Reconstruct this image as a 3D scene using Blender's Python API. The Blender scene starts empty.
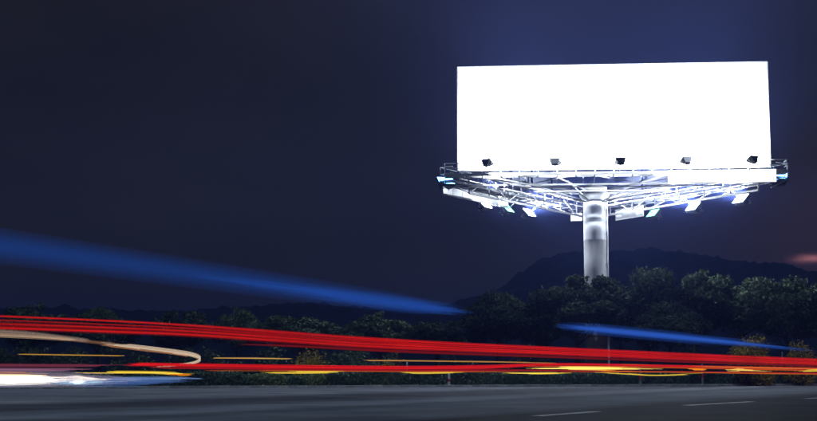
import bpy, bmesh, math, random
from mathutils import Vector, Matrix, noise
R = math.radians
random.seed(7)
sc = bpy.context.scene
C = sc.collection

# ------------------------------------------------------------------ camera
F, W, H, HOR = 1370.0, 817.0, 421.0, 371.0       # focal length in photo pixels, photo size, horizon row
EYE = 0.85                                        # low tripod at the roadside
PITCH = math.atan((HOR - H/2) / F)
cam_d = bpy.data.cameras.new('camera'); cam = bpy.data.objects.new('camera', cam_d); C.objects.link(cam)
cam_d.sensor_width = 36.0; cam_d.lens = 36.0 * F / W; cam_d.clip_start = 0.1; cam_d.clip_end = 6000
cam.location = (0, 0, EYE); cam.rotation_euler = (math.pi/2 + PITCH, 0, 0)
sc.camera = cam

# ------------------------------------------------------------------ light
MOON_EL, MOON_AZ = R(58), R(190)                  # moon behind the photographer, to the left
MOON = 0.82
w = bpy.data.worlds.new('World'); sc.world = w; w.use_nodes = True
nt = w.node_tree; nt.nodes.clear()
def wn(t, **k):
    n = nt.nodes.new(t)
    for a, b in k.items(): setattr(n, a, b)
    return n
sky = wn('ShaderNodeTexSky', sky_type='NISHITA', sun_disc=False, sun_elevation=MOON_EL, sun_rotation=MOON_AZ, air_density=1.0, dust_density=1.5)
bg1 = wn('ShaderNodeBackground'); bg1.inputs['Strength'].default_value = 0.0010
nt.links.new(sky.outputs[0], bg1.inputs[0])
bg2 = wn('ShaderNodeBackground'); bg2.inputs[0].default_value = (0.0088, 0.0078, 0.0076, 1)   # light-polluted night air
tcs = wn('ShaderNodeTexCoord'); mps = wn('ShaderNodeMapping'); mps.inputs['Scale'].default_value = (1, 1, 2.5); nt.links.new(tcs.outputs['Generated'], mps.inputs[0])
nzs = wn('ShaderNodeTexNoise'); nzs.inputs['Scale'].default_value = 5; nzs.inputs['Detail'].default_value = 5; nt.links.new(mps.outputs[0], nzs.inputs['Vector'])
mrs = wn('ShaderNodeMapRange'); mrs.inputs[1].default_value = .3; mrs.inputs[2].default_value = .7; mrs.inputs[3].default_value = .72; mrs.inputs[4].default_value = 1.28; nt.links.new(nzs.outputs[0], mrs.inputs[0]); nt.links.new(mrs.outputs[0], bg2.inputs[1])
# glow of a town beyond the ridge, low on the right
tc = wn('ShaderNodeTexCoord')
sep = wn('ShaderNodeSeparateXYZ'); nt.links.new(tc.outputs['Generated'], sep.inputs[0])
def m(op, a, b=None, c=None):
    n = wn('ShaderNodeMath', operation=op)
    for i, v in enumerate((a, b, c)):
        if v is None: continue
        if isinstance(v, (int, float)): n.inputs[i].default_value = v
        else: nt.links.new(v, n.inputs[i])
    return n.outputs[0]
az = m('ARCTAN2', sep.outputs[0], sep.outputs[1]); el = m('ARCSINE', sep.outputs[2])
def lobe(a0, e0, sa, se):
    q = m('ADD', m('POWER', m('DIVIDE', m('SUBTRACT', az, a0), sa), 2.0), m('POWER', m('DIVIDE', m('SUBTRACT', el, e0), se), 2.0))
    return m('EXPONENT', m('MULTIPLY', q, -1.0))
nz = wn('ShaderNodeTexNoise'); nz.inputs['Scale'].default_value = 60; nz.inputs['Detail'].default_value = 5
mp = wn('ShaderNodeMapping'); mp.inputs['Scale'].default_value = (1, 1, 4)
nt.links.new(tc.outputs['Generated'], mp.inputs[0]); nt.links.new(mp.outputs[0], nz.inputs['Vector'])
A0 = math.atan2(812 - 408.5, F)
core = m('MULTIPLY', lobe(A0, math.atan(107.5/F), 0.010, 0.0026), m('MULTIPLY_ADD', nz.outputs[0], 1.6, -0.25))
wide = lobe(A0 + 0.02, math.atan(125/F), 0.085, 0.055)
bg3 = wn('ShaderNodeBackground'); bg3.inputs[0].default_value = (1.0, 0.36, 0.40, 1); nt.links.new(m('MULTIPLY', core, 0.75), bg3.inputs[1])
bg4 = wn('ShaderNodeBackground'); bg4.inputs[0].default_value = (1.0, 0.45, 0.5, 1); nt.links.new(m('MULTIPLY', wide, 0.018), bg4.inputs[1])
prev = bg1.outputs[0]
for b in (bg2, bg3, bg4):
    a = wn('ShaderNodeAddShader'); nt.links.new(prev, a.inputs[0]); nt.links.new(b.outputs[0], a.inputs[1]); prev = a.outputs[0]
out = wn('ShaderNodeOutputWorld'); nt.links.new(prev, out.inputs['Surface'])

sd = bpy.data.lights.new('moon', 'SUN'); sd.energy = MOON; sd.angle = R(3); sd.color = (0.55, 0.75, 1.0)
so = bpy.data.objects.new('moon', sd); C.objects.link(so)
dirv = Vector((math.cos(MOON_EL)*math.sin(MOON_AZ), math.cos(MOON_EL)*math.cos(MOON_AZ), math.sin(MOON_EL)))
so.rotation_euler = dirv.to_track_quat('Z', 'Y').to_euler(); so.location = dirv * 60

vs = sc.view_settings; vs.view_transform = 'Standard'; vs.look = 'None'; vs.exposure = 0; vs.gamma = 1; vs.use_curve_mapping = False
sc.render.engine = 'CYCLES'
cy = sc.cycles
cy.use_denoising = True; cy.denoiser = 'OPENIMAGEDENOISE'
cy.max_bounces = 6; cy.diffuse_bounces = 3; cy.glossy_bounces = 3; cy.volume_bounces = 0; cy.transmission_bounces = 3; cy.transparent_max_bounces = 6
cy.sample_clamp_indirect = 6; cy.use_light_tree = True
FLOOD, FLOOD_R, FLOOD_W = 11000.0, 1500.0, 20000.0  # radiance of the front and rear lenses; watts of each rear reflector beam
HAZE = 0.00125

# ------------------------------------------------------------------ helpers
def px(x, y, d):
    """point on the ray of photo pixel (x, y) at forward distance d"""
    a = (x - W/2) / F; b = (H/2 - y) / F
    v = Vector((a, math.cos(PITCH) - b*math.sin(PITCH), math.sin(PITCH) + b*math.cos(PITCH)))
    v *= d / v.y
    return Vector((0, 0, EYE)) + v
def s2l(r, g, b):
    f = lambda c: (c/255/12.92) if c/255 <= 0.04045 else ((c/255 + 0.055)/1.055)**2.4
    return (f(r), f(g), f(b), 1)
def put(name, me, mat=None, parent=None, loc=None, rot=None):
    o = bpy.data.objects.new(name, me); C.objects.link(o)
    if mat and me and not me.materials: me.materials.append(mat)
    if parent: o.parent = parent
    if loc is not None: o.location = loc
    if rot is not None: o.rotation_euler = rot
    return o
def bm_obj(name, bm, mat, parent=None, loc=None, rot=None, smooth=False):
    me = bpy.data.meshes.new(name); bm.to_mesh(me); bm.free()
    if smooth:
        for p in me.polygons: p.use_smooth = True
    return put(name, me, mat, parent, loc, rot)
def py_obj(name, v, f, mat, parent=None, loc=None, smooth=False):
    me = bpy.data.meshes.new(name); me.from_pydata(v, [], f); me.update()
    if smooth:
        for p in me.polygons: p.use_smooth = True
    return put(name, me, mat, parent, loc)
def tag(o, label, cat, group=None):
    o['label'] = label; o['category'] = cat
    if group: o['group'] = group
    return o
def struct(o): o['kind'] = 'structure'; return o
def empty(name, loc=(0, 0, 0), rz=0):
    o = bpy.data.objects.new(name, None); C.objects.link(o); o.location = loc; o.rotation_euler = (0, 0, rz); o.empty_display_size = 0.3
    return o
def box(bm, cx, cy_, cz, sx, sy, sz, M=None, bev=0.0):
    r = bmesh.ops.create_cube(bm, size=1.0)
    vs_ = r['verts']
    bmesh.ops.scale(bm, verts=vs_, vec=(sx, sy, sz))
    if bev:
        es = list({e for v in vs_ for e in v.link_edges})
        g = bmesh.ops.bevel(bm, geom=es, offset=bev, segments=1, affect='EDGES'); vs_ = list({v for f in g['faces'] for v in f.verts} | {v for v in vs_ if v.is_valid})
    bmesh.ops.translate(bm, verts=vs_, vec=(cx, cy_, cz))
    if M is not None: bmesh.ops.transform(bm, matrix=M, verts=vs_)
def bar(bm, a, b, r, n=6, r2=None, square=False):
    a = Vector(a); b = Vector(b); d = (b - a); L = d.length
    if L < 1e-6: return
    M = Matrix.Translation((a + b)/2) @ d.to_track_quat('Z', 'Y').to_matrix().to_4x4()
    if square: M = M @ Matrix.Rotation(math.pi/4, 4, 'Z'); n = 4
    bmesh.ops.create_cone(bm, cap_ends=True, segments=n, radius1=r, radius2=r if r2 is None else r2, depth=L, matrix=M)
def bar_obj(name, a, b, r, mat, parent, n=6, square=False):
    bm = bmesh.new(); bar(bm, a, b, r, n, square=square); return bm_obj(name, bm, mat, parent)

# ------------------------------------------------------------------ materials
def mat(name, col, rough=0.6, metal=0.0, noise_s=None, amt=0.25, col2=None, bump=0.0, spec=0.5, obj_rand=0.0, island=0.0, coord='Object', detail=4):
    M_ = bpy.data.materials.new(name); M_.use_nodes = True
    n = M_.node_tree.nodes; l = M_.node_tree.links
    b = n['Principled BSDF']; b.inputs['Roughness'].default_value = rough; b.inputs['Metallic'].default_value = metal
    b.inputs['Specular IOR Level'].default_value = spec
    b.inputs['Base Color'].default_value = (*col, 1)
    if noise_s:
        t = n.new('ShaderNodeTexCoord'); z = n.new('ShaderNodeTexNoise'); z.inputs['Scale'].default_value = noise_s; z.inputs['Detail'].default_value = detail
        l.new(t.outputs[coord], z.inputs['Vector'])
        r = n.new('ShaderNodeValToRGB'); r.color_ramp.elements[0].position = 0.32; r.color_ramp.elements[1].position = 0.68
        c2 = col2 or tuple(c*(1 - amt) for c in col)
        r.color_ramp.elements[0].color = (*c2, 1); r.color_ramp.elements[1].color = (*col, 1)
        l.new(z.outputs[0], r.inputs[0]); cur = r.outputs[0]
        for kind, k in (('o', obj_rand), ('i', island)):
            if k:
                src = n.new('ShaderNodeObjectInfo').outputs['Random'] if kind == 'o' else n.new('ShaderNodeNewGeometry').outputs['Random Per Island']
                h = n.new('ShaderNodeHueSaturation'); mr = n.new('ShaderNodeMapRange'); mr.inputs[3].default_value = 1 - k; mr.inputs[4].default_value = 1 + k
                l.new(src, mr.inputs[0]); l.new(mr.outputs[0], h.inputs['Value']); l.new(cur, h.inputs['Color']); cur = h.outputs[0]
        l.new(cur, b.inputs['Base Color'])
        if bump:
            bp = n.new('ShaderNodeBump'); bp.inputs['Strength'].default_value = bump; bp.inputs['Distance'].default_value = 0.02
            l.new(z.outputs[0], bp.inputs['Height']); l.new(bp.outputs[0], b.inputs['Normal'])
    return M_
def glow(name, col, strength, sample=False, lines=False):
    M_ = bpy.data.materials.new(name); M_.use_nodes = True
    n = M_.node_tree.nodes; l = M_.node_tree.links; n.clear()
    e = n.new('ShaderNodeEmission'); e.inputs[0].default_value = col; e.inputs[1].default_value = strength
    o = n.new('ShaderNodeOutputMaterial'); l.new(e.outputs[0], o.inputs[0])
    if lines:                                                # each fine line has its own brightness, wavering along its run
        g_ = n.new('ShaderNodeNewGeometry'); t_ = n.new('ShaderNodeTexCoord'); z_ = n.new('ShaderNodeTexNoise'); z_.inputs['Scale'].default_value = .22; z_.inputs['Detail'].default_value = 3
        z_.noise_dimensions = '4D'; l.new(t_.outputs['Object'], z_.inputs['Vector'])
        mw = n.new('ShaderNodeMath'); mw.operation = 'MULTIPLY'; mw.inputs[1].default_value = 40; l.new(g_.outputs['Random Per Island'], mw.inputs[0]); l.new(mw.outputs[0], z_.inputs['W'])
        m1 = n.new('ShaderNodeMapRange'); m1.inputs[3].default_value = .42; m1.inputs[4].default_value = 1.3; l.new(g_.outputs['Random Per Island'], m1.inputs[0])
        m2 = n.new('ShaderNodeMapRange'); m2.inputs[1].default_value = .3; m2.inputs[2].default_value = .7; m2.inputs[3].default_value = .55; m2.inputs[4].default_value = 1.25; l.new(z_.outputs[0], m2.inputs[0])
        m3 = n.new('ShaderNodeMath'); m3.operation = 'MULTIPLY'; l.new(m1.outputs[0], m3.inputs[0]); l.new(m2.outputs[0], m3.inputs[1])
        m4 = n.new('ShaderNodeMath'); m4.operation = 'MULTIPLY'; m4.inputs[1].default_value = strength*1.12; l.new(m3.outputs[0], m4.inputs[0]); l.new(m4.outputs[0], e.inputs[1])
    M_.cycles.emission_sampling = 'FRONT_BACK' if sample else 'NONE'
    return M_
steel_white = mat('painted_steel', (0.20, 0.202, 0.205), 0.6, 0.0, 3.0, 0.25)
steel_grey = mat('galvanised_steel', (0.36, 0.37, 0.39), 0.4, 0.7, 5.0, 0.35)
steel_deck = mat('weathered_deck_steel', (0.10, 0.105, 0.115), 0.7, 0.3, 5.0, 0.4)
steel_dark = mat('lamp_housing_paint', (0.045, 0.047, 0.055), 0.5, 0.2, 8.0, 0.3)
pole_mat = mat('pole_paint', (0.56, 0.57, 0.59), 0.8, 0.0, 1.2, 0.22, bump=0.05, spec=0.15)
backing = mat('dark_backing', (0.030, 0.034, 0.05), 0.8, 0.0, 3.0, 0.3, spec=0.1)
vinyl = mat('white_vinyl', (0.82, 0.82, 0.82), 0.55, 0.0, 0.6, 0.04, spec=0.3)
concrete = mat('concrete', (0.42, 0.43, 0.40), 0.85, 0.0, 4.0, 0.35, bump=0.3, obj_rand=0.12)
bark = mat('bark', (0.07, 0.055, 0.04), 0.9, 0.0, 9.0, 0.5, bump=0.6)
grass = mat('verge_grass', (0.045, 0.07, 0.03), 0.9, 0.0, 1.3, col2=(0.05, 0.045, 0.03), bump=0.8, spec=0.1)
hill_mat = mat('forest_hill', (0.010, 0.013, 0.010), 1.0, 0.0, 0.15, 0.5, spec=0.0)
post_white = mat('post_white', (0.75, 0.75, 0.73), 0.5, 0.0, 6.0, 0.15)
post_red = mat('post_red_reflector', (0.5, 0.03, 0.03), 0.35)
paint = mat('road_paint', (0.80, 0.80, 0.78), 0.7, 0.0, 2.5, col2=(0.45, 0.45, 0.45), detail=8)
def leaf_mat(name, c, c2):
    M_ = mat(name, c, 0.7, 0.0, 0.9, col2=c2, island=0.45, obj_rand=0.15, spec=0.05)
    n = M_.node_tree.nodes; l = M_.node_tree.links; b = n['Principled BSDF']
    tr = n.new('ShaderNodeBsdfTranslucent'); mx = n.new('ShaderNodeMixShader'); mx.inputs[0].default_value = 0.25
    src = b.inputs['Base Color'].links[0].from_socket; l.new(src, tr.inputs[0])
    l.new(b.outputs[0], mx.inputs[1]); l.new(tr.outputs[0], mx.inputs[2]); l.new(mx.outputs[0], n['Material Output'].inputs[0])
    return M_
leaf_green = leaf_mat('leaf_green', (0.062, 0.088, 0.048), (0.034, 0.052, 0.030))
leaf_lit_yellow = leaf_mat('leaf_lit_yellow_green', (0.56, 0.43, 0.07), (0.34, 0.27, 0.05))  # lamp light on the yellowish bushes worked into a brightened leaf colour
leaf_hedge = leaf_mat('leaf_hedge', (0.12, 0.19, 0.12), (0.065, 0.10, 0.065))
leaf_pale = leaf_mat('leaf_pale', (0.26, 0.30, 0.13), (0.16, 0.20, 0.09))

# road: asphalt with sheen and light falloff painted in as bands along the lanes
LANE = Vector((0.541, 1.0, 0)).normalized()
LANE_ROT = math.atan2(LANE.y, LANE.x)
def road_material():
    M_ = bpy.data.materials.new('asphalt_sheen_bands'); M_.use_nodes = True
    n = M_.node_tree.nodes; l = M_.node_tree.links; b = n['Principled BSDF']
    t = n.new('ShaderNodeTexCoord')
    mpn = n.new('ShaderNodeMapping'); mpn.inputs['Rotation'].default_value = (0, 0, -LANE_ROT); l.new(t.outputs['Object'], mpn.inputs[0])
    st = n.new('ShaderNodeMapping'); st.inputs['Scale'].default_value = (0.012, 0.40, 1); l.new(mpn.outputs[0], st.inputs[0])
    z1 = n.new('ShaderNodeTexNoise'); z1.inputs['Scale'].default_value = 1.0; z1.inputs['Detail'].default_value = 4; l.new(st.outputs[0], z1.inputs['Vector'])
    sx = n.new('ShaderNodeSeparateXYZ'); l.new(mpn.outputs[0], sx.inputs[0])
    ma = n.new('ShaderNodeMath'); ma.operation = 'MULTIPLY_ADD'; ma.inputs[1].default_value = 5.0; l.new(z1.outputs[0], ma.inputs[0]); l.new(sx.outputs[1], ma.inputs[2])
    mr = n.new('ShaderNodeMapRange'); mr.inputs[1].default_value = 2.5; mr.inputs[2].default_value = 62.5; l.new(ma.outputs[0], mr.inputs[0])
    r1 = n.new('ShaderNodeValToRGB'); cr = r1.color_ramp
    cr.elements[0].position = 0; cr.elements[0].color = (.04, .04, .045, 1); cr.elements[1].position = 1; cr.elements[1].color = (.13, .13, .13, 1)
    for p_, c_ in ((10.5, .036), (12.2, .12), (15.5, .15), (17.0, .11), (18.2, .21), (20.0, .20), (21.5, .085), (25, .085), (28, .20), (34, .17), (46, .20)):  # pale bands stand for sheen streaks, the dark near band for fading light
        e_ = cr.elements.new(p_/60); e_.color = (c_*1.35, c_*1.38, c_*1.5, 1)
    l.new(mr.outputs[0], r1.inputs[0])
    z2 = n.new('ShaderNodeTexNoise'); z2.inputs['Scale'].default_value = 0.35; z2.inputs['Detail'].default_value = 6; l.new(t.outputs['Object'], z2.inputs['Vector'])
    r2 = n.new('ShaderNodeValToRGB'); r2.color_ramp.elements[0].color = (0.72, 0.72, 0.74, 1); r2.color_ramp.elements[1].color = (1.15, 1.15, 1.12, 1)
    r2.color_ramp.elements[0].position = 0.35; r2.color_ramp.elements[1].position = 0.65; l.new(z2.outputs[0], r2.inputs[0])
    mx = n.new('ShaderNodeMix'); mx.data_type = 'RGBA'; mx.blend_type = 'MULTIPLY'; mx.inputs[0].default_value = 1
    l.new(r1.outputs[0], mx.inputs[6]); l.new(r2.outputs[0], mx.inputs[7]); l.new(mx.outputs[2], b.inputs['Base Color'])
    z3 = n.new('ShaderNodeTexNoise'); z3.inputs['Scale'].default_value = 40; z3.inputs['Detail'].default_value = 4; l.new(t.outputs['Object'], z3.inputs['Vector'])
    bp = n.new('ShaderNodeBump'); bp.inputs['Strength'].default_value = 0.5; bp.inputs['Distance'].default_value = 0.01; l.new(z3.outputs[0], bp.inputs['Height']); l.new(bp.outputs[0], b.inputs['Normal'])
    b.inputs['Roughness'].default_value = 0.6; b.inputs['Specular IOR Level'].default_value = 0.3
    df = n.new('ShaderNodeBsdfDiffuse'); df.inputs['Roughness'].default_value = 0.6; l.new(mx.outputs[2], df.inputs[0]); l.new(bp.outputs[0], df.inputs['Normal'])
    ms = n.new('ShaderNodeMixShader'); ms.inputs[0].default_value = 0.06; l.new(df.outputs[0], ms.inputs[1]); l.new(b.outputs[0], ms.inputs[2]); l.new(ms.outputs[0], n['Material Output'].inputs[0])
    return M_

# ------------------------------------------------------------------ setting
E0 = px(0, HOR, 64.7); E1 = px(817, HOR, 80.3)            # far kerb line of the road, in plan
ed = (E1 - E0); ed.z = 0; ed.normalize(); en = Vector((-ed.y, ed.x, 0))   # along the kerb, and away from the road
def kerb_pt(s, off=0.0, z=0.0):
    p = E0 + ed*s + en*off; return Vector((p.x, p.y, z))
g = 1150
struct(py_obj('ground', [(-g, -g, -0.03), (g, -g, -0.03), (g, g, -0.03), (-g, g, -0.03)], [(0, 1, 2, 3)], grass))
a, b_ = kerb_pt(-400), kerb_pt(500)
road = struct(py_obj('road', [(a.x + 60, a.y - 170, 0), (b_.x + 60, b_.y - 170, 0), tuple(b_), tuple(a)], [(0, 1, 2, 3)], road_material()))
# verge: gently uneven raised strip behind the kerb
vv, ff = [], []
NS, NO = 160, 14
for i in range(NS + 1):
    for j in range(NO + 1):
        s = -250 + 600*i/NS; o_ = 0.16 + 60*(j/NO)**1.7
        z = 0.11 + (0.25*noise.noise(Vector((s*0.06, o_*0.06, 3))) + 0.10)*min(1, o_/6) if j else 0.11
        if j == NO: z = -0.06
        vv.append(tuple(kerb_pt(s, o_, z)))
for i in range(NS):
    for j in range(NO):
        k = i*(NO + 1) + j; ff.append((k, k + NO + 1, k + NO + 2, k + 1))
struct(py_obj('verge', vv, ff, grass, smooth=True))
# kerb: one stone after another
kerb = struct(empty('kerb', kerb_pt(0)))
bm = bmesh.new(); box(bm, 0, 0, 0.03, 0.985, 0.15, 0.18, bev=0.015); kme = bpy.data.meshes.new('kerb_stone'); bm.to_mesh(kme); bm.free(); kme.materials.append(concrete)
ka = math.atan2(ed.y, ed.x)
for i in range(-12, 62):
    o = put('kerb_stone', kme, None, kerb); o.location = (ed*(i + 0.5) + en*(0.08 + random.uniform(-.008, .008))) + Vector((0, 0, random.uniform(-.008, .008))); o.rotation_euler = (0, 0, ka + random.uniform(-.006, .006))
# lane dashes
def road_at(x, y):
    p = px(x, y, 1) - Vector((0, 0, EYE)); t = -EYE/p.z; q = p*t + Vector((0, 0, EYE)); return q
for (x0, y0, x1, y1) in ((536, 416.2, 598, 411.8), (686, 405.6, 752, 401.8), (806, 398.8, 842, 396.9), (300, 432, 392, 426)):
    p, q = road_at(x0, y0), road_at(x1, y1); dd = (q - p).normalized(); nn = Vector((-dd.y, dd.x, 0))*0.11
    v = []
    K = 10
    for i in range(K + 1):
        c = p.lerp(q, i/K); k = 1 + 0.18*random.uniform(-1, 1)
        v += [tuple(c + nn*k + Vector((0, 0, .004))), tuple(c - nn*k + Vector((0, 0, .004)))]
    py_obj('lane_dash', v, [(2*i, 2*i + 1, 2*i + 3, 2*i + 2) for i in range(K)], paint, road)

# wooded hill
prof = [(-700, 318), (-200, 316), (0, 314), (100, 315), (200, 316), (262, 311), (300, 307), (340, 308), (400, 313), (440, 311), (470, 300), (500, 287), (516, 273), (535, 259), (558, 251), (600, 250),
        (640, 248), (665, 250), (690, 255), (715, 257.5), (740, 260), (765, 263), (790, 270), (817, 277), (900, 287), (1100, 300), (1500, 312)]
def prof_y(x):
    for (x0, y0), (x1, y1) in zip(prof, prof[1:]):
        if x0 <= x <= x1: return y0 + (y1 - y0)*(x - x0)/(x1 - x0)
    return prof[-1][1]
def hill():
    DR = 450.0
    X0, X1, NX = -330.0, 340.0, 420
    ys = [262 + (DR - 262)*j/62 for j in range(63)] + [DR + 14*j for j in range(1, 14)]
    v, f = [], []
    for i in range(NX + 1):
        X = X0 + (X1 - X0)*i/NX
        top = px(408.5 + X/DR*F, prof_y(408.5 + X/DR*F), DR).z
        top -= 2.2*min(1, max(0, top - 18)/16)
        edge = min(1, (X - X0)/60, (X1 - X)/60)
        for Y in ys:
            t = max(0, 1 - abs(Y - DR)/(DR - 262)); s = t*t*(3 - 2*t)
            p = Vector((X, Y, 0))
            nb = noise.noise(p*0.13)*2.0 + abs(noise.noise(p*0.33 + Vector((5, 1, 0))))*2.2 + noise.noise(p*0.035)*1.5
            z = top*s*(1 + 0.12*noise.noise(p*0.02)*(1 - s)) + nb*min(1, s*5)
            v.append((X, Y, z*max(0, edge) - 0.6*(1 - min(1, s*8))))
    n = len(ys)
    for i in range(NX):
        for j in range(n - 1):
            k = i*n + j; f.append((k, k + n, k + n + 1, k + 1))
    struct(py_obj('hill', v, f, hill_mat))
hill()

# ------------------------------------------------------------------ the billboard tower
Z0, Z1 = 12.78, 19.16                               # bottom and top of the faces
YAW = R(-4.5)
pole_xy = px(597, HOR, 86.0)
BB = empty('billboard', (pole_xy.x, pole_xy.y, 0.0), YAW)
tag(BB, 'three-sided floodlit billboard with blank white faces on one thick pole', 'billboard')
SH = 0.62                                           # faces sit a little off the pole's axis
FLc, FRc, APc = Vector((-9.05 + SH, -5.2, 0)), Vector((9.45 + SH, -5.2, 0)), Vector((SH - 0.35, 10.35, 0))
def at(p, z): return Vector((p.x, p.y, z))
# pole
bm = bmesh.new()
prev_ring = None
for (z, r) in ((-0.4, .70), (0.0, .70), (2.95, .70), (2.96, .712), (3.04, .712), (3.05, .70), (6.0, .70), (6.01, .712), (6.09, .712), (6.10, .70), (9.0, .70), (9.01, .712), (9.09, .712), (9.10, .70), (11.55, .70)):
    ring = [bm.verts.new((r*math.cos(2*math.pi*k/40), r*math.sin(2*math.pi*k/40), z)) for k in range(40)]
    if prev_ring:
        for k in range(40): bm.faces.new((prev_ring[k], prev_ring[(k+1) % 40], ring[(k+1) % 40], ring[k]))
    prev_ring = ring
bm.faces.new(prev_ring)
pole = bm_obj('pole', bm, pole_mat, BB, smooth=True)
bm = bmesh.new(); bar(bm, (0, 0, -0.3), (0, 0, 0.42), 1.05, 24); bm_obj('footing', bm, concrete, BB)
bm = bmesh.new(); bar(bm, (0, 0, .42), (0, 0, .47), .98, 24)
for k in range(16): bar(bm, (0.86*math.cos(k*math.pi/8), 0.86*math.sin(k*math.pi/8), .47), (0.86*math.cos(k*math.pi/8), 0.86*math.sin(k*math.pi/8), .60), .04)
bm_obj('base_flange', bm, steel_grey, BB)
bm = bmesh.new(); bar(bm, (0, 0, 11.55), (0, 0, 11.95), .72, 32, .98); bar(bm, (0, 0, 11.95), (0, 0, 12.12), .98, 32); bar(bm, (0, 0, 12.12), (0, 0, 12.42), .80, 32)
bm_obj('collar', bm, steel_white, BB)
bm = bmesh.new(); bar(bm, (0, 0, .47), (0, 0, 2.93), .735, 40); bm_obj('added_pole_sleeve', bm, mat('sleeve_brightening_paint', (0.66, 0.67, 0.69), 0.6, 0.0, 2.0, 0.2), BB)  # added sleeve: its pale paint brightens the shaded pole foot
cdt = bar_obj('conduit', (0.77, -0.22, 0.4), (0.77, -0.22, 11.5), .045, post_white, BB, 8)
for z in (1.5, 3.5, 5.5, 7.5, 9.5):
    bm = bmesh.new(); box(bm, .735, -.22, z, .09, .14, .06); bm_obj('conduit_clip', bm, steel_grey, cdt)
# faces
def face(p, q, seam_n=6):
    u = (q - p).normalized(); L = (q - p).length; nrm = Vector((u.y, -u.x, 0))       # outward
    e = empty('face'); e.parent = BB; e.location = at((p + q)/2, 0); e.rotation_euler = (0, 0, math.atan2(u.y, u.x))
    # local: x along, -y outward
    hz = Z1 - Z0
    for i in range(seam_n):
        bm = bmesh.new(); wdt = (L - .16)/seam_n; x = -L/2 + .08 + wdt*(i + .5)
        box(bm, x, -0.02, (Z0 + Z1)/2, wdt - .002, .05, hz - .16, bev=.002); bm_obj('panel', bm, vinyl, e)
    for nm, c, s in (('top_trim', (0, 0, Z1 - .035), (L - .02, .22, .09)), ('bottom_trim', (0, 0, Z0 + .035), (L - .02, .22, .09)),
                     ('side_trim', (-L/2 + .045, 0, (Z0 + Z1)/2), (.09, .215, hz - .17)), ('side_trim', (L/2 - .045, 0, (Z0 + Z1)/2), (.09, .215, hz - .17))):
        bm = bmesh.new(); box(bm, *c, *s, bev=.01); bm_obj(nm, bm, steel_grey, e)
    bm = bmesh.new(); box(bm, 0, .03, (Z0 + Z1)/2, L - .2, .03, hz - .18); bm_obj('backing_sheet', bm, backing, e)
    for i in range(7):                                            # columns and girts behind the panels
        x = -L/2 + .6 + (L - 1.2)*i/6
        bm = bmesh.new(); box(bm, x, .26, (Z0 + Z1)/2 - .05, .14, .16, hz - .2); bm_obj('column', bm, backing, e)
    for i in range(4):
        bm = bmesh.new(); box(bm, 0, .135, Z0 + .7 + i*1.55, L - 2.4, .08, .1); bm_obj('girt', bm, backing, e)
    return e
face(FLc, FRc); face(FRc, APc); face(APc, FLc)
# base frame: chords, verticals and diagonals under each face
ZB, ZT = Z0 - 1.30, Z0 - 0.16
def side_truss(p, q, n, ZB=ZB, k=1.0):
    inw = Vector((-(q - p).normalized().y, (q - p).normalized().x, 0))*0.45
    p, q = p + inw + (q - p).normalized()*.6, q + inw - (q - p).normalized()*.6
    bar_obj('top_chord', at(p, ZT), at(q, ZT), .10*k, steel_white, BB, square=True)
    bar_obj('bottom_chord', at(p, ZB), at(q, ZB), .09*k, steel_white, BB, square=True)
    for i in range(n + 1):
        c = p.lerp(q, i/n); bar_obj('truss_post', at(c, ZB), at(c, ZT), .05*k, steel_white, BB, square=True)
        if i < n:
            c2 = p.lerp(q, (i + 1)/n)
            bar_obj('truss_diagonal', at(c if i % 2 else c2, ZB), at(c2 if i % 2 else c, ZT), .04*k, steel_white, BB)
side_truss(FLc, FRc, 5, Z0 - .82, .7); side_truss(FRc, APc, 7); side_truss(APc, FLc, 7)
cen = Vector((0, 0, 0))
for tgt in (FLc.lerp(FRc, .06), FLc.lerp(FRc, .30), FLc.lerp(FRc, .70), FRc.lerp(FLc, .06), FRc.lerp(APc, .94), APc.lerp(FLc, .5), APc.lerp(FRc, .5)):
    dv = (tgt - cen).normalized()
    bar_obj('radial_beam', at(dv*.85, 12.05), at(tgt - dv*.5, ZT - .14), .075, steel_white, BB, square=True)
    bar_obj('strut', at(dv*.72, 11.45), at(cen.lerp(tgt, .62), ZT - .22), .045, steel_white, BB)
for k in (.45, .72):                                         # ring ties between the radial beams
    a_, b2, c_ = FLc*k, FRc*k, APc*k
    for p, q in ((a_, b2), (b2, c_), (c_, a_)):
        bar_obj('ring_tie', at(p, ZB + .28 + .25*k), at(q, ZB + .28 + .25*k), .05, steel_white, BB, square=True)
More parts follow.
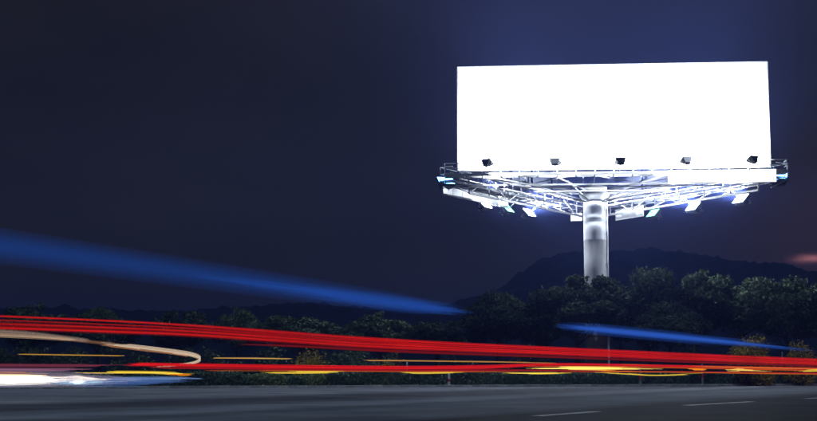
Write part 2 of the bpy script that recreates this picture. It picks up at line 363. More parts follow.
# catwalks with handrails outside each face
ZD = Z0 - 0.32
def catwalk(p, q, ext0, ext1, zd, rail_h, wd=0.9, fascia=None, mat_f=None):
    u = (q - p).normalized(); nrm = Vector((u.y, -u.x, 0)); L = (q - p).length
    A_, B_ = p - u*ext0, q + u*ext1; LL = (B_ - A_).length
    e = empty('catwalk'); e.parent = BB; e.location = at(A_, zd); e.rotation_euler = (0, 0, math.atan2(u.y, u.x))
    # local x along, y negative = outward
    off = -.16; dk = steel_white if fascia[0][2] == .74 else steel_deck
    for y in (off - .04, off - wd): 
        bm = bmesh.new(); box(bm, LL/2, y, -.06, LL, .07, .16); bm_obj('stringer', bm, dk, e)
    nb = int(LL/1.1)
    bm = bmesh.new()
    n_sl = int(LL/.12)
    for i in range(n_sl): box(bm, (i + .5)*LL/n_sl, off - wd/2, .035, .045, wd - .02, .02)
    o = bm_obj('deck_grating', bm, dk, e); o['kind'] = 'stuff'
    for i in range(nb + 1):
        x = .04 + (LL - .08)*i/nb
        bm = bmesh.new(); bar(bm, (x, off - wd, 0.02), (x, off - wd, rail_h), .026, 6); bm_obj('rail_post', bm, steel_white, e)
        bm = bmesh.new(); box(bm, x, off - wd/2, -.10, .06, wd + .02, .07); bm_obj('deck_bearer', bm, dk, e)
        if i % 2 == 0:
            bm = bmesh.new(); bar(bm, (x, off - wd + .05, -.12), (x, .28, -.42 if abs(zd - ZD) < .01 else ZB - zd + .05), .024, 6); bm_obj('knee_brace', bm, steel_white, e)
    for z in (rail_h, rail_h*.52):
        bm = bmesh.new(); bar(bm, (0, off - wd, z), (LL, off - wd, z), .030, 6); bm_obj('handrail', bm, steel_white, e)
        for x in (0, LL):
            bm = bmesh.new(); bar(bm, (x, off - wd, z), (x, off, z), .028, 6); bm_obj('end_rail', bm, steel_white, e)
    if fascia:
        for (s0, s1, h, n) in fascia:
            for i in range(n):
                bm = bmesh.new(); wdt = (s1 - s0)/n
                box(bm, s0 + wdt*(i + .5), off - wd - .075, -h/2 + .06, wdt - .03, .06, h, bev=.01); bm_obj('fascia_panel', bm, mat_f or vinyl, e)
    return e
lightbox = glow('lit_fascia', (0.95, 0.97, 1.0, 1), 2.0, True)
catwalk(FLc, FRc, .75, .75, ZD, .62, fascia=[(13.1, 19.35, .74, 4)], mat_f=lightbox)
catwalk(FRc, APc, .3, .9, ZD - .25, .85, fascia=[(14.0, 17.2, .95, 4)])
catwalk(APc, FLc, .9, .3, ZD - .25, .85, fascia=[(10.6, 18.6, .85, 7)])
bm = bmesh.new(); box(bm, -.75, 8.6, ZB - .02, .75, .55, .55, bev=.03); bm_obj('junction_box', bm, vinyl, BB)
bar_obj('junction_box_hanger', (-.75, 8.6, ZB + .25), (-.75, 8.6, ZB + .7), .04, steel_white, BB)
BBM = Matrix.Translation(BB.location) @ Matrix.Rotation(YAW, 4, 'Z')

# ------------------------------------------------------------------ floodlights
gl_white = glow('flood_lens_white', (0.80, 0.89, 1.0, 1), FLOOD, True)
gl_rear = glow('flood_lens_rear', (0.80, 0.89, 1.0, 1), FLOOD_R, True)
gl_blue = glow('flood_lens_blue', (0.12, 0.42, 1.0, 1), 14.0, True)
gl_green = glow('flood_lens_green', (0.18, 1.0, 0.55, 1), 7.0, True)
def floodlight(foot, aim, lens_mat, label, arm_from, size=1.0, group='floodlights on the billboard catwalks'):
    """foot: lens centre in tower space; aim: point it is turned to; arm_from: where its arm is bolted"""
    Pw = BBM @ Vector(foot); Aw = BBM @ Vector(aim); Fw = BBM @ Vector(arm_from)
    root = empty('floodlight', Fw); tag(root, label, 'floodlight', group)
    d = (Aw - Pw).normalized()
    M = Matrix.Translation(Pw - Fw) @ d.to_track_quat('Z', 'Y').to_matrix().to_4x4()
    s = size
    bm = bmesh.new()                                              # tapered housing, open rim forward
    pr = None
    for (z, wx, wy) in ((-.30, .13, .10), (-.24, .20, .15), (-.06, .31, .24), (0.0, .32, .25), (0.02, .32, .25)):
        ring = [bm.verts.new((sx*wx*s, sy*wy*s, z*s)) for sx, sy in ((-1, -1), (1, -1), (1, 1), (-1, 1))]
        if pr:
            for k in range(4): bm.faces.new((pr[k], pr[(k+1) % 4], ring[(k+1) % 4], ring[k]))
        else: bm.faces.new(ring[::-1])
        pr = ring
    inn = [bm.verts.new((sx*.285*s, sy*.215*s, 0.02*s)) for sx, sy in ((-1, -1), (1, -1), (1, 1), (-1, 1))]
    for k in range(4): bm.faces.new((pr[k], pr[(k+1) % 4], inn[(k+1) % 4], inn[k]))
    for k in range(4): box(bm, (-.15 + .1*k)*s, 0, -.27*s, .02*s, .22*s, .14*s)
    bmesh.ops.transform(bm, matrix=M, verts=bm.verts); hs = bm_obj('housing', bm, steel_dark, root)
    bm = bmesh.new(); ring = [bm.verts.new(M @ Vector((sx*.284*s, sy*.214*s, .012*s))) for sx, sy in ((-1, -1), (1, -1), (1, 1), (-1, 1))]; bm.faces.new(ring)
    bm_obj('lens', bm, lens_mat, root)
    if lens_mat is gl_rear:                                       # the reflector throws most of the light in one cone
        ld = bpy.data.lights.new('reflector_beam', 'AREA'); ld.shape = 'RECTANGLE'; ld.size = .52*s; ld.size_y = .40*s; ld.energy = FLOOD_W; ld.spread = R(105); ld.color = (.80, .89, 1.0)
        lo = bpy.data.objects.new('reflector_beam', ld); C.objects.link(lo); lo.parent = root
        lo.matrix_local = M @ Matrix.Translation((0, 0, .03*s)) @ Matrix.Rotation(math.pi, 4, 'X')
    bm = bmesh.new()                                              # yoke and arm
    for sx in (-1, 1): bar(bm, M @ Vector((sx*.35*s, 0, -.1*s)), M @ Vector((sx*.35*s, 0, -.28*s)), .02)
    bar(bm, M @ Vector((-.36*s, 0, -.28*s)), M @ Vector((.36*s, 0, -.28*s)), .02)
    bm_obj('yoke', bm, steel_grey, root)
    bm = bmesh.new(); bar(bm, (0, 0, 0), M @ Vector((0, 0, -.28*s)), .032); bm_obj('bracket_arm', bm, steel_grey, root)
    return root
ORD = ['leftmost', 'second from left', 'middle', 'second from right', 'rightmost']
for i, u in enumerate((-7.2, -3.25, .5, 4.25, 8.0)):
    x = SH + u
    floodlight((x, -7.35, Z0 + .22), (x*.8 + SH*.2, -5.2, Z0 + 3.9), gl_white,
               ['leftmost dark floodlight silhouetted along the bottom of the white face', 'dark floodlight second from left against the bottom of the white face', 'middle dark floodlight against the white face, just right of the pole',
                'dark floodlight fourth from left, above the left end of the white fascia panel', 'rightmost dark floodlight silhouetted against the white face near its corner'][i],
               (x, -6.30, ZD), 1.0, 'floodlights below the front face')
def rear(p, q, s, lens, label, out_=1.85, z=ZB + .08, size=1.6, turn=0.0):
    u = (q - p).normalized(); nrm = Vector((u.y, -u.x, 0)); b = p + u*s
    f = b + nrm*out_
    a_ = b + nrm*1.06
    m_ = b + u*turn
    floodlight((f.x, f.y, z), (m_.x, m_.y, z + 1.75), lens, label, (a_.x, a_.y, ZD - .35), size, 'floodlights below the rear faces')
SL = (FLc - APc).length; SR = (APc - FRc).length
for t, l_, lb in ((.975, gl_blue, 'blue-white floodlight hanging at the far left end of the billboard'),
                  (.64, gl_rear, 'bright white floodlight on left catwalk, nearest the left corner'),
                  (.475, gl_green, 'green-tinted floodlight on the left catwalk between two white ones'),
                  (.31, gl_rear, 'bright white floodlight on the left catwalk nearest the pole')):
    rear(APc, FLc, SL*t, l_, lb, *((1.10, ZB + .85, 1.7, .9) if t > .9 else ()))
for t, l_, lb in ((.74, gl_green, 'green-tinted floodlight on the right catwalk just right of the pole'),
                  (.51, gl_rear, 'white floodlight on the right catwalk left of the fascia panel middle'),
                  (.26, gl_rear, 'white floodlight under the right half of the bright white fascia panel'),
                  (.02, gl_blue, 'blue-white floodlight at the far right end of the billboard')):
    rear(FRc, APc, SR*t, l_, lb, *((.95, ZB + .85, 1.7, -.8) if t < .1 else ()))

# ------------------------------------------------------------------ trees and shrubs
def leaves(centres, n, size, seed, flat=0.75):
    rnd = random.Random(seed); v, f = [], []
    tot = sum(r**2 for _, r in centres)
    for c, r in centres:
        for _ in range(int(n*r*r/tot)):
            d = Vector((rnd.gauss(0, 1), rnd.gauss(0, 1), rnd.gauss(0, 1))).normalized()
            p = c + Vector((d.x, d.y, d.z*flat))*r*(rnd.random()**.35)*rnd.uniform(.85, 1.12)
            s = size*rnd.uniform(.6, 1.35)
            a_ = Vector((rnd.gauss(0, 1), rnd.gauss(0, 1), rnd.gauss(0, .7))).normalized(); b2 = a_.cross((d + Vector((rnd.gauss(0, .5), rnd.gauss(0, .5), rnd.gauss(0, .5)))).normalized())
            if b2.length < .1: continue
            b2.normalize(); k = len(v)
            v += [tuple(p - a_*s*.5), tuple(p + b2*s*.3), tuple(p + a_*s*.6), tuple(p - b2*s*.3)]; f.append((k, k+1, k+2, k+3))
    return v, f
def crown_centres(rx, rz, zc, n, seed):
    rnd = random.Random(seed); out_ = []
    while len(out_) < n:
        p = Vector((rnd.uniform(-1, 1), rnd.uniform(-1, 1), rnd.uniform(-1, 1)))
        p = p*1.08
        if not .35 < p.length < 1.08: continue
        if p.z < -.55: continue
        k = rnd.choice((.13, .17, .22, .28, .36))
        out_.append((Vector((p.x*rx*(1 - k*.5), p.y*rx*(1 - k*.5), zc + p.z*rz*(1 - k*.5))), rx*k))
    return out_
TREE = []
for sd_, (rx, rz, zc, n, nl) in enumerate(((2.9, 2.1, 4.5, 46, 11000), (2.7, 2.3, 4.6, 40, 10000), (3.1, 2.0, 4.4, 52, 12000))):
    cs = crown_centres(rx, rz, zc, n, 40 + sd_)
    v, f = leaves(cs, nl, .27, 90 + sd_)
    cme = bpy.data.meshes.new('crown'); cme.from_pydata(v, [], f); cme.update(); cme.materials.append(leaf_green)
    bm = bmesh.new(); rnd = random.Random(sd_)
    pts = [Vector((0, 0, -.3)), Vector((.05, .02, 1.1)), Vector((-.06, .05, 2.2)), Vector((.03, -.03, 3.6))]
    for (p, q, r, r2) in zip(pts, pts[1:], (.20, .155, .12), (.155, .12, .05)): bar(bm, p, q, r, 9, r2)
    for c, r in cs[::4]:
        base = pts[2].lerp(pts[3], rnd.random()*.8) if c.z > 3.6 else pts[2]
        mid = base.lerp(c, .5) + Vector((0, 0, -.25)); bar(bm, base, mid, .06, 5, .04); bar(bm, mid, c, .04, 5, .015)
    tme = bpy.data.meshes.new('trunk'); bm.to_mesh(tme); bm.free(); tme.materials.append(bark)
    zs = sorted(q[2] for q in v); TREE.append((cme, tme, zs[int(len(zs)*.996)], rx))
def tree(x, ytop, wpx, d, var, label, rz):
    top = px(x, ytop, d); cme, tme, h0, rx = TREE[var]
    root = empty('tree', (top.x, top.y, 0.1), rz); tag(root, label, 'tree', 'trees behind the road verge')
    sz = (top.z - .1)/h0; sx = (wpx/2*d/F)/rx
    c = put('crown', cme, None, root); c.scale = (sx, sx, sz)
    t = put('trunk', tme, None, root); t.scale = (sx, sx, sz)
for i, (x, yt, wp, d, lb) in enumerate((
    (382, 315, 82, 90, 'low dark tree left of the blue light streak end'),
    (437, 322, 66, 86, 'small dark tree below the right tip of the long blue streak'),
    (497, 294, 78, 84, 'rounded dark tree left of the pole, in front of the hill slope'),
    (538, 300, 72, 86, 'dark tree low between two rounded trees left of the pole'),
    (576, 279, 100, 81.5, 'big rounded dark tree hiding the middle of the billboard pole'),
    (648, 271, 92, 84, 'tall rounded dark tree just right of the billboard pole'),
    (694, 274, 84, 87, 'second tall dark tree to the right of the pole'),
    (738, 277, 78, 90, 'dark tree behind the yellow-green bush'),
    (785, 280, 86, 85, 'dark tree near the right edge of the photo'),
    (832, 284, 90, 88, 'dark tree cut off by the right edge of the photo'),
    (620, 300, 70, 91, 'dark tree behind the pole, between the two biggest crowns'),
    (668, 305, 76, 80.5, 'low dark tree in front of the two tall ones right of the pole'),
    (237, 309, 50, 105, 'small very dark tree left of centre above the red streaks'),
    (180, 313, 70, 110, 'very dark distant tree above the hook of the tan light streak'),
    (100, 310, 90, 112, 'very dark distant tree above the red streaks at left'),
    (30, 307, 90, 112, 'very dark distant tree at the left edge above the red streaks'),
    (300, 317, 80, 104, 'very dark distant tree behind the small yellow-lit bush'))):
    tree(x, yt, wp, d, i % 3, lb, i*1.37)

def shrub(name, cx, d, wpx, ytop, matl, label, seed, n=1500, size=.12, group=None, depth=1.0):
    p = px(cx, ytop, d); h = p.z - .05; hw = wpx/2*d/F
    rnd = random.Random(seed); cs = []
    for _ in range(18):
        a_ = rnd.uniform(-1, 1); b2 = rnd.uniform(-1, 1)
        rr = h*rnd.uniform(.20, .32)
        cs.append((Vector((a_*(hw - rr*.7), b2*min(hw, depth)*.7, rr*.7 + rnd.random()*(h - rr*1.7)*max(.25, 1 - a_*a_*.7))), rr))
    v, f = leaves(cs, n, size, seed, .95)
    root = empty(name, (p.x, p.y, .08)); tag(root, label, 'shrub', group)
    py_obj('foliage', v, f, matl, root)
    bm = bmesh.new()
    for c, r in cs[::2]: bar(bm, (c.x*.35, c.y*.35, -.12), c, .025, 5, .01)
    bm_obj('stem', bm, bark, root)
shrub('bush', 752, 78.5, 46, 330, leaf_lit_yellow, 'yellow-green lit bush below the right-hand blue streak', 5, 4200, .16)
shrub('bush', 800, 79.5, 40, 338, leaf_lit_yellow, 'smaller yellowish bush at the right edge beside the lit one', 6, 2200, .14)
shrub('bush', 312, 72, 46, 343, leaf_lit_yellow, 'sparse yellow-lit bush behind the upper red streaks left of centre', 7, 1300, .11)
shrub('bush', 395, 75, 30, 348, leaf_lit_yellow, 'small dull yellow bush between upper and lower red streaks', 8, 500, .11)
shrub('bush', 690, 79, 60, 340, leaf_green, 'dark bush under the trees left of the yellow-green bush', 9, 1800, .13)
shrub('bush', 530, 77, 70, 340, leaf_green, 'dark bush under the trees left of the pole', 10, 1800, .13)
shrub('bush', 455, 77, 60, 344, leaf_green, 'dark bush above the white marker posts', 11, 1500, .13)
for i, (x, yt, lb) in enumerate(((25, 335, 'low dark bush at the left edge under the distant trees'), (105, 338, 'low dark bush behind the tan hook-shaped trail'), (185, 339, 'low dark bush right of the hook, under the small trees'),
                                 (262, 341, 'low dark bush left of the sparse yellow-lit bush'), (352, 342, 'low dark bush right of the sparse yellow-lit bush'))):
    shrub('bush', x, 98, 104, yt, leaf_green, lb, 30 + i, 2600, .22, None, 2.0)
# clipped hedge by the kerb, plant by plant
def hedge_plant(x0, x1, off, h, matl, label, seed, n):
    def s_at(x):                                           # where the ray of column x meets the hedge line
        a_ = (x - W/2)/F; o = E0 + en*off
        return (a_*o.y - o.x)/(ed.x - a_*ed.y)
    s0, s1 = s_at(x0), s_at(x1); L = s1 - s0; c = kerb_pt((s0 + s1)/2, off, .11)
    rnd = random.Random(seed); v, f = [], []
    for _ in range(n):
        x, y, z = rnd.uniform(-.5, .5), rnd.uniform(-.5, .5), rnd.random()
        if rnd.random() < .8:
            k = rnd.choice('xyzzyy')
            if k == 'x': x = .5*rnd.choice((-1, 1))
            elif k == 'y': y = .5*rnd.choice((-1, 1))
            else: z = 1
        rr = (1 - max(0, abs(x) - .38)*2.2)*(1 + .18*noise.noise(Vector((x*L*1.3 + seed*3, y*2, 0))))
        p = Vector((x*L*(1 + .03*rnd.gauss(0, 1)), y*.8*(1 + .15*rnd.gauss(0, 1)), max(.02, z*h*rr + rnd.gauss(0, .03))))
        a_ = Vector((rnd.gauss(0, 1), rnd.gauss(0, 1), rnd.gauss(0, 1))).normalized(); b2 = a_.orthogonal().normalized(); s = .10*rnd.uniform(.6, 1.4); k = len(v)
        v += [tuple(p - a_*s*.6), tuple(p + b2*s*.4), tuple(p + a_*s*.6), tuple(p - b2*s*.4)]; f.append((k, k+1, k+2, k+3))
    root = empty('hedge', c, ka); tag(root, label, 'hedge', 'clipped hedges along the kerb')
    py_obj('foliage', v, f, matl, root)
    bm = bmesh.new()
    for _ in range(max(3, int(L*2))):
        x = rnd.uniform(-.42, .42)*L; bar(bm, (x*.5, 0, -.1), (x + rnd.uniform(-.1, .1), rnd.uniform(-.2, .2), h*.75), .018, 5, .008)
    bm_obj('stem', bm, bark, root)
hx = [(182, 246, leaf_hedge, .62, 'dark hedge right of the blue-white light patch'), (250, 286, leaf_pale, .52, 'left of two pale rounded hedge clumps by the kerb'),
      (288, 303, leaf_hedge, .42, 'short dark hedge between the two pale clumps'), (304, 324, leaf_pale, .56, 'right and smaller of two pale rounded hedge clumps'),
      (326, 362, leaf_hedge, .60, 'dark hedge right of the pale clumps'), (364, 404, leaf_hedge, .82, 'rounded hedge below the yellow streak left of the striped post'),
      (406, 446, leaf_hedge, .72, 'hedge just left of the red and white marker post'), (452, 500, leaf_hedge, .75, 'hedge just right of the red and white marker post'),
      (502, 560, leaf_hedge, .66, 'hedge between the marker post and the pole'), (562, 622, leaf_hedge, .60, 'hedge in front of the billboard pole'),
      (624, 682, leaf_hedge, .62, 'hedge right of the billboard pole'), (684, 744, leaf_hedge, .58, 'hedge below the yellow streaks at right'),
      (746, 800, leaf_hedge, .60, 'hedge in front of the yellow-green bush'), (802, 860, leaf_hedge, .60, 'hedge cut off by the right edge of the photo'),
      (120, 178, leaf_hedge, .50, 'hedge half hidden behind the blue-white light patch'), (56, 116, leaf_hedge, .5, 'hedge behind the bright white headlight streak'), (-10, 52, leaf_hedge, .5, 'hedge at the left edge behind the white headlight streak')]
for i, (x0, x1, ml, h, lb) in enumerate(hx):
    hedge_plant(x0, x1, 1.0, h, ml, lb, 200 + i, int((x1 - x0)*60))

# ------------------------------------------------------------------ marker posts
post_pale = mat('post_weathered', (0.32, 0.32, 0.31), 0.6, 0.0, 6.0, 0.3)
def marker(x, ytop, d, wid, label, band=True, pm=None):
    p = px(x, ytop, d); h = p.z - .1
    root = empty('marker_post', (p.x, p.y, .1)); tag(root, label, 'post', 'white marker posts along the verge')
    bm = bmesh.new(); bar(bm, (0, 0, -.15), (0, 0, h - .05), wid/2, 10); bar(bm, (0, 0, h - .05), (0, 0, h), wid/2, 10, wid*.25); bm_obj('shaft', bm, pm or post_white, root)
    for z0, z1 in (((.30, .52),) if band else ()):
        bm = bmesh.new(); bar(bm, (0, 0, h*z0), (0, 0, h*z1), wid/2 + .004, 10); bm_obj('reflector_band', bm, post_red, root)
kd = lambda x, off: 1/((1/64.7)*(1 - x/817) + (1/80.3)*x/817) + off
marker(449, 373.5, kd(449, .35), .13, 'white marker post with red band in front of the hedge')
marker(407, 362, 77, .12, 'white marker post above the hedge, left of the banded one', False)
marker(473, 362.5, 78, .10, 'white marker post above the hedge, right of the banded one', False)
marker(608.5, 337, 80, .11, 'tall thin white post beside the billboard pole foot', False)
marker(640, 367, kd(640, .4), .12, 'weathered marker post in front of the hedge right of the pole', True, post_pale)
marker(702, 364, kd(702, .4), .12, 'weathered marker post in front of the hedge below the second blue streak', True, post_pale)
marker(782, 352, 81.5, .08, 'thin pale post right of the yellow-green bush', False, post_pale)

# ------------------------------------------------------------------ light trails along the lanes
def lane_d(x, d0, d1): return 1/((1/d0)*(1 - x/817) + (1/d1)*(x/817))
GLOWS = {}
def gcol(c, k=1.0, lines=True):
    key = (c, k, lines)
    if key not in GLOWS: GLOWS[key] = glow('light_%d_%d_%d' % c, s2l(*c), k, k*max(s2l(*c)[:3]) > 1.2, lines)
    return GLOWS[key]
def smooth_path(pts, n):
    """Catmull-Rom through (x, y, hw, d)"""
    P_ = [pts[0]] + list(pts) + [pts[-1]]; o = []
    for i in range(1, len(P_) - 2):
        p0, p1, p2, p3 = P_[i-1:i+3]
        for k in range(n):
            t = k/n
            o.append([.5*((2*p1[j]) + (-p0[j] + p2[j])*t + (2*p0[j] - 5*p1[j] + 4*p2[j] - p3[j])*t*t + (-p0[j] + 3*p1[j] - 3*p2[j] + p3[j])*t**3) for j in range(len(p1))])
    o.append(list(pts[-1])); return o
def strand_mesh(path, sides=8):
    """path: list of (Vector, radius); a round tube with pointed ends"""
    v, f = [], []
    n = len(path)
    for i, (p, r) in enumerate(path):
        t = (path[min(i+1, n-1)][0] - path[max(i-1, 0)][0]).normalized()
        sdv = t.cross(Vector((0, 0, 1))).normalized(); up = sdv.cross(t)
        for k in range(sides):
            a_ = 2*math.pi*k/sides; v.append(tuple(p + (sdv*math.cos(a_) + up*math.sin(a_))*r))
    for i in range(n - 1):
        for k in range(sides):
            f.append((i*sides + k, i*sides + (k+1) % sides, (i+1)*sides + (k+1) % sides, (i+1)*sides + k))
    f.append(tuple(range(sides))[::-1]); f.append(tuple(range((n-1)*sides, n*sides)))
    return v, f
def quantile(q):
    """inverse normal by bisection"""
    lo, hi = -4.0, 4.0
    for _ in range(40):
        mid = (lo + hi)/2
        if .5*(1 + math.erf(mid/math.sqrt(2))) < q: lo = mid
        else: hi = mid
    return (lo + hi)/2
def strands_of(samples, cover, fade, rnd):
    """a soft-edged strand: fine lines of light side by side, dense in the middle and sparse outwards
    samples: [(point, half height in metres, half height in pixels)]"""
    n = len(samples); V, F_ = [], []
    hp = max(x[2] for x in samples); k_n = max(3, int(hp*(9 if cover < .93 and hp > 2.5 else 4.5)))
    for i in range(k_n):
        g1 = quantile((i + .5)/k_n)
        if abs(g1) > 2.0 and hp > 2.5: continue
        a0 = fade[0]*(.25*abs(g1) + .75*rnd.random()); a1 = 1 - fade[1]*(.25*abs(g1) + .75*rnd.random())
        i0, i1 = int(a0*(n - 1)), max(int(a0*(n - 1)) + 2, int(round(a1*(n - 1))))
        path = []
        for j in range(i0, min(n, i1 + 1)):
            p, hm, _ = samples[j]
            t = (samples[min(j + 1, n - 1)][0] - samples[max(j - 1, 0)][0]).normalized(); up = t.cross(Vector((0, 0, 1))).normalized().cross(t)
            r = .5*cover*(hm*.55)*2.5/k_n
            if (fade[0] and j == i0) or (fade[1] and j == min(n, i1 + 1) - 1): r *= .3
            path.append((p + up*g1*hm*.55, max(r, .001)))
        if len(path) < 2: continue
        v, f = strand_mesh(path, 4); k = len(V); V += v; F_ += [tuple(q + k for q in x) for x in f]
    return V, F_
def trail(label, strands, lane, fade=(0.0, 0.0), cover=1.5, start=None):
    """strands: [(points (x, y, half height in px[, distance]), colour, strength)]; lane: distance at the photo's left and right edge"""
    root = None; rnd = random.Random(len(label))
    for si, (pts, col, k, *cv) in enumerate(strands):
        if start: fade = (start[si], fade[1])
        P4 = [(*p[:3], p[3] if len(p) > 3 else lane_d(p[0], *lane)) for p in pts]
        sm = smooth_path(P4, 14)
        sam = [(px(x, y, d), max(.004, hw*d/F), max(.2, hw)) for x, y, hw, d in sm]
        if root is None:
            b0 = sam[0][0]; root = empty('light_trail', (b0.x, b0.y, 0)); tag(root, label, 'light trail', 'light trails along the road')
        v, f = strands_of([(p - root.location, h_, q) for p, h_, q in sam], cv[0] if cv else cover, fade, rnd)
        o = py_obj('strand', v, f, gcol(col, k, col[0] > 140), root); o['kind'] = 'stuff'
MID, FAR, NEAR = (32, 75), (54, 72), (38, 62)
RED, RED2, DRED = (218, 28, 25), (188, 18, 18), (104, 16, 20)
trail('upper broad red light trail running down across the whole photo', [
    ([(-30, 315, 1.10), (100, 320.5, 1.10), (200, 326.2, 1.36), (360, 338.2, 1.70), (460, 344.0, 1.70), (560, 348.6, 1.61), (700, 355.2, 1.61), (850, 361.5, 1.53)], RED, 1.0),
    ([(-30, 319.0, 0.77), (100, 324.2, 0.77), (200, 329.2, 1.19), (360, 340.6, 1.53), (460, 346.0, 1.61), (560, 350.4, 1.44), (700, 356.8, 1.44), (850, 363.0, 1.27)], RED2, 1.0),
    ([(-30, 322.6, 0.94), (100, 327.4, 1.02), (200, 332.0, 1.27), (360, 343.2, 1.61), (460, 348.0, 1.53), (560, 352.2, 1.44), (700, 358.2, 1.36), (850, 364.2, 1.19)], RED, 1.0),
    ([(-30, 327.0, 1.27), (100, 331.4, 1.27), (200, 335.4, 1.44), (360, 345.8, 1.53), (460, 350.2, 1.36), (560, 354.0, 1.27), (700, 359.8, 1.19), (850, 365.4, 1.02)], RED, 1.0),
    ([(-30, 324.8, 4.5), (100, 329.6, 4.2), (200, 334.0, 4.0), (360, 345.5, 4.5), (460, 350.0, 4.0), (560, 353.6, 3.6), (700, 360.0, 3.4), (850, 365.6, 3.0)], (150, 18, 20), 1.0, .4)], MID, (0, 0), .8)
trail('thin dim red light trail just under the upper broad red one', [
    ([(215, 343, .8), (300, 346.5, 1.0), (400, 351.6, 1.2), (560, 357.4, 1.0), (700, 362.5, .9), (850, 367.5, .8)], DRED, 1.0)], (38, 74), (.15, 0))
trail('lower red light trail running level just above the hedges', [
    ([(120, 364.2, 1.6), (200, 365.4, 1.8), (300, 367.0, 1.9), (400, 368.0, 1.9), (480, 367.2, 2.0), (560, 364.6, 1.4), (700, 366.6, 1.0), (850, 369.6, 1.0)], (205, 22, 26), 1.0),
    ([(150, 367.6, .9), (250, 368.8, 1.1), (400, 370.4, 1.1), (500, 370.2, 1.0), (600, 371.2, .9), (850, 373.6, .9)], (150, 20, 26), 1.0)], FAR, (.05, 0))
trail('thin orange light trails mixed along the lower edge at centre and right', [
    ([(500, 366.2, .6), (600, 366.6, .8), (700, 368.2, .8), (850, 371.4, .8)], (232, 92, 22), 1.0, .9), ([(560, 372.0, .5), (640, 371.8, .7), (740, 373.2, .7), (850, 374.6, .7)], (220, 104, 34), 1.0, .9),
    ([(610, 364.2, .4), (720, 367.0, .6), (850, 369.6, .6)], (240, 150, 60), 1.0, .8), ([(200, 370.6, .4), (300, 371.0, .6), (420, 371.8, .6), (520, 371.8, .4)], (196, 84, 24), 1.0, .8)], FAR, (.25, .1))
trail('dull purple-red light trail at the left edge above the white one', [
    ([(-30, 365.0, 1.6), (60, 365.6, 1.5), (130, 365.2, 1.2)], (108, 44, 62), 1.0), ([(-30, 369.4, 2.0), (40, 369.8, 1.8), (95, 369.0, 1.0)], (120, 74, 100), 1.0)], (46, 70), (0, .3))
YEL, AMB, TAN = (255, 214, 70), (250, 140, 20), (206, 150, 74)
trail('yellow light trail left of centre, above the two pale hedge clumps', [([(252, 372.4, 0.54), (290, 372.4, 1.41), (330, 372.2, 1.19), (366, 371.6, 0.43)], YEL, 1.2)], FAR, (.45, .5), 1.1)
trail('yellow light trail above the banded marker post', [([(388, 372.4, 0.43), (420, 373.0, 1.08), (452, 372.6, 0.86), (474, 372.0, 0.33)], YEL, 1.0)], FAR, (.45, .5), 1.1)
trail('thick bright yellow light trail crossing the foot of the pole', [([(520, 368.6, 0.65), (548, 368.4, 1.62), (590, 368.4, 2.05), (640, 368.8, 1.30), (680, 369.4, 0.43)], (255, 224, 103.68), 1.5), ([(524, 370.6, 0.54), (560, 370.8, 1.19), (620, 370.6, 0.98), (670, 370.4, 0.33)], AMB, 1.0), ([(500, 373.2, 0.43), (540, 373.4, 1.08), (575, 372.9, 0.54)], YEL, 1.0)], FAR, (.45, .5), 1.1)
trail('thin sagging yellow light trail right of the pole', [([(590, 372.0, 0.43), (625, 373.8, 0.86), (655, 375.4, 0.75), (690, 374.2, 0.86), (716, 372.8, 0.43)], YEL, .8)], FAR, (.45, .5), 1.1)
trail('short orange light trail below the second blue one', [([(686, 369.0, 0.54), (694, 369.2, 1.30), (704, 369.4, 1.08), (708, 369.5, 0.33)], AMB, 1.3)], FAR, (.45, .5), 1.1)
trail('bright yellow light trail in front of the yellow-green bush', [([(716, 369.6, 0.65), (732, 369.8, 1.62), (752, 370.6, 1.30), (772, 371.6, 0.54)], (255, 210, 97.20), 1.4)], FAR, (.45, .5), 1.1)
trail('short yellow light trail cut off by the right edge', [([(796, 371.6, 0.43), (812, 370.6, 1.19), (845, 369.6, 1.30)], YEL, 1.2)], FAR, (.45, .5), 1.1)
trail('yellow light trail at left, just above the blue-white one', [([(68, 372.6, 0.54), (100, 372.2, 1.41), (150, 372.4, 1.41), (178, 373.6, 1.51), (196, 374.2, 0.54)], YEL, 1.2), ([(160, 374.6, 0.54), (182, 374.8, 1.08), (200, 374.8, 0.43)], AMB, 1.2)], (44, 66), (.4, .4), 1.1)
trail('long thin tan light trail at left under the curving one', [([(18, 354.2, .5), (70, 355.0, .65), (130, 356.0, .5)], (196, 146, 62), 1.0)], (56, 74), (.1, .1))
trail('short thin tan light trail right of the hook-shaped one', [([(213, 358.0, .5), (250, 358.2, .75), (296, 359.0, .5)], (206, 160, 84), 1.0)], (56, 74), (.1, .1))
trail('long thin tan light trail between the red ones right of centre', [([(358, 360.4, .6), (420, 360.9, .7), (500, 362.0, .6), (562, 363.2, .4)], (200, 142, 70), 1.0)], (56, 74), (.1, .2))
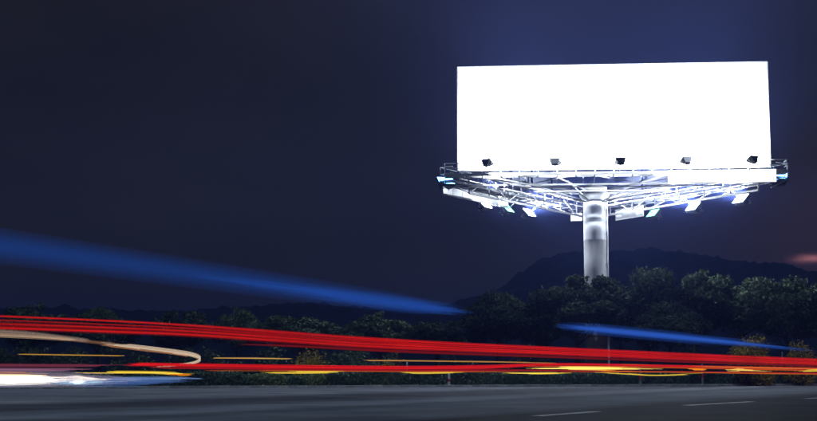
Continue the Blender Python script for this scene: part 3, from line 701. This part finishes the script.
trail('pale tan hook-shaped light trail doubling back at left', [
    ([(-30, 330.4, 3.6, 44), (20, 333.4, 3.2, 45), (60, 337.4, 2.6, 46), (92, 341.0, 2.0, 47)], (164, 140, 124), 1.0, .6),
    ([(-30, 333.8, 2.3, 44), (30, 336.8, 2.0, 45), (78, 340.0, 1.6, 46.5)], (200, 168, 138), 1.0, .8),
    ([(50, 337.6, 1.6, 46), (84, 341.2, 1.6, 47), (118, 344.6, 1.8, 48)], (120, 84, 64), 1.0, .8),
    ([(96, 342.2, 1.6, 47.6), (140, 347.6, 2.3, 50), (172, 351.4, 2.2, 52), (190, 354.2, 2.2, 54), (200, 358.0, 2.2, 56), (197.5, 361.4, 1.6, 57), (186, 364.0, 1.0, 57.5), (150, 368.2, .8, 58)], (226, 200, 172), 1.0, 1.2),
    ([(100, 344.8, 1.1, 48), (140, 349.8, 1.2, 50), (172, 353.4, 1.2, 52), (190, 356.2, 1.2, 54)], (176, 122, 84), 1.0, 1.0)], NEAR, (.12, .12))
trail('brilliant white headlight trail low at the left edge', [
    ([(-30, 378.4, 8.5), (40, 378.6, 8.5), (90, 379.4, 7.0), (150, 380.0, 4.5)], (190, 176, 205), 1.0, .5),
    ([(-30, 380.2, 6.0), (20, 380.0, 5.6), (56, 379.8, 4.4), (112, 379.6, 2.4)], (255, 248, 240), 2.2, .95),
    ([(-30, 376.0, 1.8), (20, 376.2, 1.8), (48, 376.8, 1.6), (80, 377.6, 1.0)], (255, 222, 140), 1.4, .8),
    ([(-4, 381.8, .6), (12, 381.4, 2.4), (30, 381.2, .8)], (255, 255, 255), 3.0, 1.2), ([(24, 377.6, .5), (38, 377.8, 1.6), (56, 377.6, .5)], (255, 240, 205), 2.4, 1.2),
    ([(-30, 372.6, 1.2), (20, 373.2, 1.3), (60, 374.4, .6)], (226, 150, 110), 1.0, .7), ([(-30, 386.4, 1.4), (40, 385.6, 1.2), (84, 384.6, .5)], (150, 150, 176), 1.0, .6),
    ([(60, 378.2, 1.2), (76, 377.4, 2.2), (90, 378.6, 1.4), (114, 379.6, .8)], (255, 240, 225), 1.5, 1.0)], (36, 60), (0, .45))
trail('soft blue-white headlight trail right of the brilliant white one', [
    ([(40, 382.6, 3.0), (80, 382.2, 5.0), (120, 382.0, 5.0), (160, 381.4, 4.0), (194, 381.0, 1.8)], (72, 106, 168), 1.0, .75),
    ([(46, 383.6, 1.4), (70, 382.4, 3.0), (84, 382.0, 3.4), (104, 381.8, 2.2), (150, 381.0, 1.4)], (160, 216, 240), 1.2, .9),
    ([(96, 379.2, 1.0), (130, 378.8, 1.8), (176, 378.6, 1.8), (206, 379.0, .8)], (110, 142, 200), 1.0, .8),
    ([(68, 382.8, .8), (79, 381.6, 2.4), (90, 381.8, .8)], (240, 250, 255), 2.5, 1.3)], (37, 60), (.3, .35))
# the two blue ones, broad and soft
trail('long broad blue light trail slanting down from the left edge', [
    ([(-30, 241.5, 17, 25), (120, 263.0, 14.5, 31), (300, 289.0, 11.5, 40), (400, 303.0, 9.0, 46), (478, 313.5, 6.5, 51)], (25, 54, 116), 1.0, .9),
    ([(180, 273.0, 5, 33.6), (300, 290.0, 7, 39.8), (400, 303.8, 7, 45.8), (472, 312.6, 4.5, 50.6)], (32, 72, 158), 1.0, .8)], NEAR, (0, .22), 1.0, (0.0, .5))
trail('shorter blue light trail crossing the pole toward the right edge', [
    ([(552, 325.2, 4.0, 66), (600, 329.6, 5.4, 67), (700, 339.4, 5.0, 70), (824, 351.6, 3.6, 74)], (30, 68, 150), 1.0, .85),
    ([(566, 326.6, 2.0, 66), (610, 330.6, 3.0, 67.2), (690, 338.4, 2.8, 69.6), (800, 349.2, 2.0, 73.2)], (44, 92, 196), 1.0, .8)], NEAR, (.3, .3))

# ------------------------------------------------------------------ haze
bm = bmesh.new(); box(bm, 0, 0, 0, 2400, 2400, 1)
for v in bm.verts: v.co.z = -1.2 if v.co.z < 0 else 46.0
hz = bpy.data.materials.new('night_haze'); hz.use_nodes = True
n = hz.node_tree.nodes; n.clear()
pv = n.new('ShaderNodeVolumePrincipled'); pv.inputs['Color'].default_value = (0.22, 0.31, 1.0, 1); pv.inputs['Density'].default_value = HAZE; pv.inputs['Anisotropy'].default_value = 0.35
mo = n.new('ShaderNodeOutputMaterial'); hz.node_tree.links.new(pv.outputs[0], mo.inputs['Volume'])
hb = bm_obj('haze', bm, hz); hb['kind'] = 'stuff'
